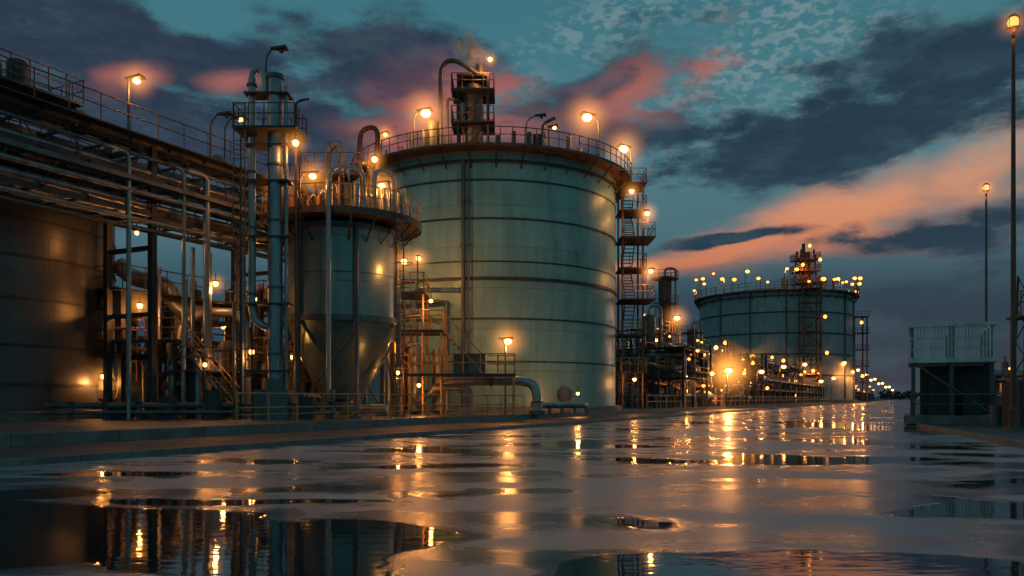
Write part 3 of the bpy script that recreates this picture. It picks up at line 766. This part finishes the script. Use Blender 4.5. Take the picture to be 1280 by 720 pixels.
for i, (x, y, z) in enumerate(((83, 220.5, 9), (87, 221, 14), (86.5, 221, 24), (84, 231, 40), (89, 231, 41.5), (86, 231, 45.5), (66, 228, 12), (71, 226, 8), (76, 224, 12), (98, 230, 9), (62, 232, 9), (104, 238, 24), (103, 235, 8))):
    wall_lamp(x, y, z, (1400 if z < 20 else 700) if i % 3 == 0 else 0, .5, mat=BULBF)
b = B('stair_tower')
for x in (103.6, 107.4):
    for y in (242, 245): b.tube([(x, y, Z0), (x, y, 26)], .24, RUSTY, 6)
for z in (6, 11, 16, 21, 26):
    b.box(103, 241.4, z, 108, 245.6, z + .25, DARK); b.rail([(103.1, 241.5, z + .2), (107.9, 241.5, z + .2)], RUSTY, 1.5, 1.2, .08)
b.make()

# ------------------------------------------------------------------ RIGHT SIDE
b = B('loading_platform'); b.T = (18.9, 37.9, RD - math.pi / 2)
X0, X1, Y0, Y1 = 0, 3.4, 0, 6
for x in (X0 + .1, (X0 + X1) / 2, X1 - .1):
    for y in (Y0 + .1, (Y0 + Y1) / 2, Y1 - .1):
        b.box(x - .09, y - .09, .13, x + .09, y + .09, 4.65, GREY)
b.box(X0 - .12, Y0 - .12, 2.98, X1 + .12, Y1 + .12, 3.2, WHITE)
b.box(X0 - .1, Y0 - .1, 4.66, X1 + .1, Y0 + .12, 4.8, WHITE); b.box(X0 - .1, Y0 + .125, 4.66, X0 + .12, Y1, 4.8, WHITE); b.box(X1 - .1, Y0 + .125, 4.66, X1 + .1, Y1, 4.8, WHITE)
k = X0 + .15
while k < X1: b.box(k - .045, Y0 - .04, 3.2, k + .045, Y0 + .0, 4.66, WHITE); k += .14
k = Y0 + .2
while k < Y1: b.box(X0 - .04, k - .045, 3.2, X0, k + .045, 4.66, WHITE); k += .14
for z in (3.6, 4.1): b.box(X0 - .1, Y0 + .003, z, X1 + .1, Y0 + .04, z + .06, WHITE)
b.box(X0 - .3, Y0 - .3, .13, X1 + .8, Y1, .5, CONC)
b.box(X0 + .4, Y0 + 2.6, .5, X1, Y0 + 2.75, 2.9, DARK)
b.box(X0 + .8, Y0 + 1.2, .5, X0 + 1.9, Y0 + 2.2, 1.5, DARK); b.box(X0 + 2.2, Y0 + 1.4, .5, X0 + 3.0, Y0 + 2.2, 1.9, DARK)
b.tube([(X0, Y0 - .2, 1.5), (X1 + .5, Y0 - .2, 1.5)], .04, GREY, 6); b.tube([(X0, Y0 - .2, 1.05), (X1 + .5, Y0 - .2, 1.05)], .03, GREY, 6)
for x in (X0, X1 / 2, X1 + .5): b.tube([(x, Y0 - .2, .5), (x, Y0 - .2, 1.5)], .035, GREY, 6)
b.tube([(X0 + .1, Y0, 3.0), (X1 - .1, Y0, .6)], .05, GREY, 5)
b.make()
b = B('steel_drum')
for x, y in ((21.2, 35.0), (21.9, 34.7), (21.5, 34.2)):
    b.cyl(x, y, .13, 1.0, .29, GREY, 20); b.hoop(x, y, .42, .3, .015, GREY, 20); b.hoop(x, y, .72, .3, .015, GREY, 20)
b.make()
def tall(x, y, H):
    b = B('street_lamp', (x, y, .13))
    b.lathe(x, y, [(.16, .13), (.16, .9), (.11, 1.0), (.06, H - .5)], RUSTY, 12)
    b.box(x - .22, y - .22, .13, x + .22, y + .22, .2, GREY)
    b.lathe(x, y, [(.06, H - .55), (.2, H - .42), (.24, H - .4)], DARK, 14)
    b.ball((x, y, H - .2), .2, BULBR, 14, 1.1)
    b.lathe(x, y, [(.25, H - .06), (.1, H + .1), (.01, H + .14)], DARK, 14)
    for k in range(4):
        a = k * math.pi / 2 + .4; b.tube([(x + .22 * math.cos(a), y + .22 * math.sin(a), H - .42), (x + .22 * math.cos(a), y + .22 * math.sin(a), H - .05)], .015, DARK, 4)
    o = b.make(); light_at(o, (x, y, H - .75), 90, .15, (1, .3, .1)); halo_at(o, (x, y, H - .2), .9, 1.2)
tall(18.8, 30, 15.6); tall(32.6, 55, 16.0)
b = B('lattice_mast')
mx, my = 21.4, 33.2
for a, c_ in ((-.4, -.4), (.4, -.4), (.4, .4), (-.4, .4)): b.tube([(mx + a, my + c_, .13), (mx + a * .6, my + c_ * .6, 6.4)], .05, DARK, 5)
for i in range(9):
    z = .3 + i * .68; f = .4 * (1 - .4 * z / 6.4); g = f * (-1 if i % 2 else 1)
    b.tube([(mx - g, my - f, z), (mx + g, my - f, z + .68)], .03, DARK, 4); b.tube([(mx - f, my - g, z), (mx - f, my + g, z + .68)], .03, DARK, 4)
b.box(mx - .6, my - .5, 4.6, mx + .6, my + .5, 4.7, DARK); b.rail([(mx - .6, my - .5, 4.7), (mx + .6, my - .5, 4.7)], DARK, 1, .4)
b.box(mx - .9, my - .9, .13, mx + .9, my + .3, 2.0, DARK)
b.make()
def warehouse(x, y, w, d, h, a):
    b = B('warehouse'); b.T = (x, y, a)
    b.box(-w / 2, -d / 2, 0, w / 2, d / 2, h, DARK)
    b.add([(-w / 2 - .5, -d / 2 - .5, h), (w / 2 + .5, -d / 2 - .5, h), (w / 2 + .5, d / 2 + .5, h), (-w / 2 - .5, d / 2 + .5, h), (-w / 2 - .5, 0, h + d * .12), (w / 2 + .5, 0, h + d * .12)], [(0, 1, 5, 4), (2, 3, 4, 5), (0, 4, 3), (1, 2, 5)], DARK)
    for i in range(int(w / 6)):
        xx = -w / 2 + 3 + i * 6; b.box(xx - 1.4, -d / 2 - .05, .2, xx + 1.4, -d / 2 - .01, 3.6, GREY)
        b.box(xx - 1, -d / 2 - .06, h - 1.6, xx + 1, -d / 2 - .02, h - .8, BULBF if rnd.random() < .2 else GREY)
    b.make()
warehouse(165, 250, 50, 16, 7, .3)
process_unit('process_unit', 64, 100, 14, 6, 5, 51, 4, 40, .2, rotd=.2)
for i, (x, y, z) in enumerate(((62, 104, 5), (74, 128, 6), (70, 118, 4), (88, 148, 6), (92, 155, 4), (105, 180, 7), (112, 190, 5), (125, 200, 7), (96, 165, 5), (58, 94, 5), (80, 140, 4.5), (150, 288, 7), (172, 330, 8), (205, 395, 9), (245, 470, 9), (300, 560, 10), (170, 290, 6), (200, 330, 7), (260, 420, 8), (128, 238, 4), (190, 352, 5), (230, 420, 6))):
    mast_lamp(x, y, .1, z, 1, -.3, .4, .14 + y * .0009, 60 if i in (0, 3, 6) else 0, 0, name='street_lamp', mat=BULBF)
m, nt, p, out = newmat('foliage_dark'); nt.put(p.inputs['Base Color'], (0.03, 0.04, 0.03)); p.inputs['Roughness'].default_value = .9
b = B('tree_line'); R = random.Random(5)
for i in range(420):
    x = 150 + i * 2.6 + R.uniform(-2, 2); y = 860 - i * .55 + R.uniform(-12, 12); h = R.uniform(4, 10); w = R.uniform(3, 6)
    for k in range(9):
        px, py, pz = x + R.uniform(-w, w) * .6, y + R.uniform(-w, w) * .6, R.uniform(.2, 1) * h; q = R.uniform(1, 2.3)
        b.add([(px - q, py, pz - q * .6), (px + q * .8, py + q * .3, pz - q * .4), (px + q * .2, py - q * .4, pz + q), (px - q * .5, py + q, pz + q * .5)], [(0, 1, 2), (0, 2, 3), (1, 3, 2), (0, 3, 1)], m)
b.make()

# ------------------------------------------------------------------ STEAM
def steam(x, y, z, sx, sy, sz, dens, seed, tilt):
    m = bpy.data.materials.new('steam'); m.use_nodes = True
    nt = NT(m.node_tree); nt.n.clear()
    out = nt.node('ShaderNodeOutputMaterial'); v = nt.node('ShaderNodeVolumePrincipled')
    tc = nt.node('ShaderNodeTexCoord').outputs['Object']
    n = nt.noise(nt.v('ADD', tc, (seed, seed, 0)), 1.7, 3, .6)
    r_ = nt.v('LENGTH', tc, out=1)
    f = nt.m('MULTIPLY', nt.sstep(r_, .95, .25), nt.sstep(n, .42, .62))
    nt.put(v.inputs['Density'], nt.m('MULTIPLY', f, dens))
    v.inputs['Color'].default_value = (.95, .9, .9, 1); v.inputs['Anisotropy'].default_value = .2
    nt.l.new(v.outputs[0], out.inputs['Volume'])
    me = ico(1); me.materials.append(m); me.name = 'steam_plume'
    o = bpy.data.objects.new('steam_plume', me); sc.collection.objects.link(o); o.location = (x, y, z); o.scale = (sx, sy, sz)
    o.rotation_euler = (0, math.radians(tilt), 0)
steam(-3.2, 60.0, 27.4, 1.6, 1.3, 2.3, 2.2, 1, -25)
wall_lamp(-1.6, 58.6, 26.2, 420, .16, .9)

# ------------------------------------------------------------------ WORLD
w = bpy.data.worlds.new('World'); sc.world = w; w.use_nodes = True
nt = NT(w.node_tree); nt.n.clear()
out = nt.node('ShaderNodeOutputWorld'); bg = nt.node('ShaderNodeBackground'); nt.l.new(bg.outputs[0], out.inputs[0])
dirv = nt.v('NORMALIZE', nt.node('ShaderNodeTexCoord').outputs['Generated'])
x, y, z = nt.sep(dirv)
az = nt.m('ARCTAN2', x, y); el = nt.m('ARCSINE', z)
aniso = nt.v('MULTIPLY', dirv, (1, 1, 2.6))
warp = nt.v('MULTIPLY', nt.v('SUBTRACT', nt.noise(aniso, 3.2, 3, .55, out=1), (.5, .5, .5)), (.26, .13, 0))
ae = nt.v('ADD', nt.comb(az, el, 0.0), warp)
def blob(e, u, hw, hh, rot=0, vec=None):
    a0 = math.atan(e); e0 = math.atan(u * math.cos(a0))
    k = math.cos(a0) ** 2
    rx, ry = hw * k, hh * math.cos(a0)
    mp = nt.node('ShaderNodeMapping', vector_type='TEXTURE')
    nt.put(mp.inputs['Vector'], vec or ae)
    mp.inputs['Location'].default_value = (a0, e0, 0); mp.inputs['Rotation'].default_value = (0, 0, math.radians(rot)); mp.inputs['Scale'].default_value = (rx, ry, 1)
    return nt.m('SUBTRACT', 1.0, nt.v('LENGTH', mp.outputs[0], out=1))
def field(L):
    f = None
    for a in L:
        k = blob(*a); f = k if f is None else nt.m('MAXIMUM', f, k)
    return nt.m('MAXIMUM', f, -1.0)
clear = nt.ramp(nt.m('DIVIDE', el, .7), [(0.0, (.016, .042, .066)), (.12, (.024, .062, .092)), (.26, (.065, .14, .17)), (.42, (.068, .185, .22)), (.62, (.048, .165, .205)), (1.0, (.02, .10, .14))])
fb = nt.noise(aniso, 6.0, 7, .62)
fbc = nt.m('SUBTRACT', fb, .5)
pe = field([(.40, .222, .36, .046, 14), (.22, .165, .2, .022, 8), (.58, .280, .16, .052, 18)])
pk = nt.sstep(nt.m('ADD', pe, nt.m('MULTIPLY', fbc, 1.4)), -.2, .75)
sky = nt.mix(pk, clear, nt.ramp(nt.sstep(el, .12, .32), [(0, (.58, .18, .09)), (.5, (.62, .26, .14)), (1, (.32, .25, .22))]))
mk = nt.noise(nt.v('MULTIPLY', dirv, (1, 1, 2.0)), 72, 2, .55)
mz = nt.sstep(field([(.24, .39, .34, .11, 0), (.45, .37, .25, .10, 0), (.33, .32, .3, .06, 0)]), -.2, .35)
mk_ = nt.m('MULTIPLY', nt.m('MULTIPLY', nt.sstep(mk, .44, .60), mz), nt.sstep(fb, .32, .55))
sky = nt.mix(nt.m('MULTIPLY', mk_, .8), sky, (.17, .26, .28))
df = field([(-.44, .425, .42, .075, -4), (-.14, .40, .22, .07, -6), (-.60, .33, .3, .11, 0), (-.30, .31, .3, .07, 0), (.10, .375, .22, .055, 20), (.02, .30, .3, .05, 5),
            (.56, .415, .26, .065, 8), (.30, .285, .20, .05, -4), (.46, .33, .20, .055, 8), (.50, .205, .2, .028, 4), (.27, .20, .12, .012, 3), (.45, .04, .7, .115, 0)])
dens = nt.m('ADD', df, nt.m('MULTIPLY', fbc, 3.2))
dm = nt.sstep(dens, -.1, .5)
core = nt.sstep(dens, .2, 1.1)
dcol = nt.mix(nt.sstep(az, -.2, .35), (.022, .038, .066), (.016, .040, .066))
dcol = nt.mix(nt.sstep(nt.noise(aniso, 10, 5, .65), .4, .68, 0, .75), dcol, nt.mix(nt.sstep(az, -.3, .25), (.048, .068, .10), (.038, .078, .110)))
pf = nt.sstep(nt.m('ADD', field([(.25, .415, .16, .042, 28), (.13, .37, .16, .06, 20), (-.50, .385, .08, .03, 20), (-.36, .385, .06, .03, 10), (-.05, .37, .13, .06, 0), (-.04, .31, .2, .03, 0)]), nt.m('MULTIPLY', fbc, 2.0)), .0, .85)
dcol = nt.mix(nt.m('MULTIPLY', pf, nt.sstep(core, 1.0, .1, .16, .85)), dcol, (.40, .13, .11))
warmside = nt.sstep(field([(.5, .24, .4, .07, 14)]), -.2, .6)
dcol = nt.mix(nt.m('MULTIPLY', warmside, nt.sstep(dens, .5, .0, 0, .5)), dcol, (.40, .15, .10))
sky = nt.mix(dm, sky, dcol)
haze = nt.sstep(el, .19, .07, 0, .9)
sky = nt.mix(haze, sky, nt.mix(nt.sstep(fb, .4, .6), (.016, .040, .064), (.027, .060, .088)))
back = nt.sstep(y, .35, -.5)
sky = nt.mix(back, sky, nt.mix(nt.sstep(fb, .4, .62), (.09, .27, .29), (.045, .13, .16)))
up = nt.sstep(z, .5, .8)
sky = nt.mix(up, sky, (.045, .135, .17))
ns = nt.node('ShaderNodeTexSky', sky_type='NISHITA'); ns.sun_disc = False; ns.sun_elevation = math.radians(1.0); ns.sun_rotation = math.radians(25)
sky = nt.mix(.001, sky, ns.outputs[0], 'ADD')
nt.put(bg.inputs[0], sky); bg.inputs[1].default_value = 1.05
l = bpy.data.lights.new('sun', 'SUN'); l.energy = .12; l.color = (1, .55, .38); l.angle = math.radians(6)
so = bpy.data.objects.new('sun', l); sc.collection.objects.link(so)
d_ = Vector((math.sin(math.radians(40)), math.cos(math.radians(40)), math.tan(math.radians(5))))
so.rotation_euler = d_.to_track_quat('Z', 'Y').to_euler()

# ------------------------------------------------------------------ CAMERA
cam = bpy.data.cameras.new('camera'); co = bpy.data.objects.new('camera', cam); sc.collection.objects.link(co)
co.location = (0, 0, CAMH); co.rotation_euler = (math.radians(90), 0, 0)
cam.lens = 28.125; cam.sensor_width = 36; cam.shift_y = .108; cam.clip_end = 6000; cam.clip_start = .05
sc.camera = co
sc.view_settings.view_transform = 'Standard'; sc.view_settings.look = 'None'; sc.view_settings.exposure = 0
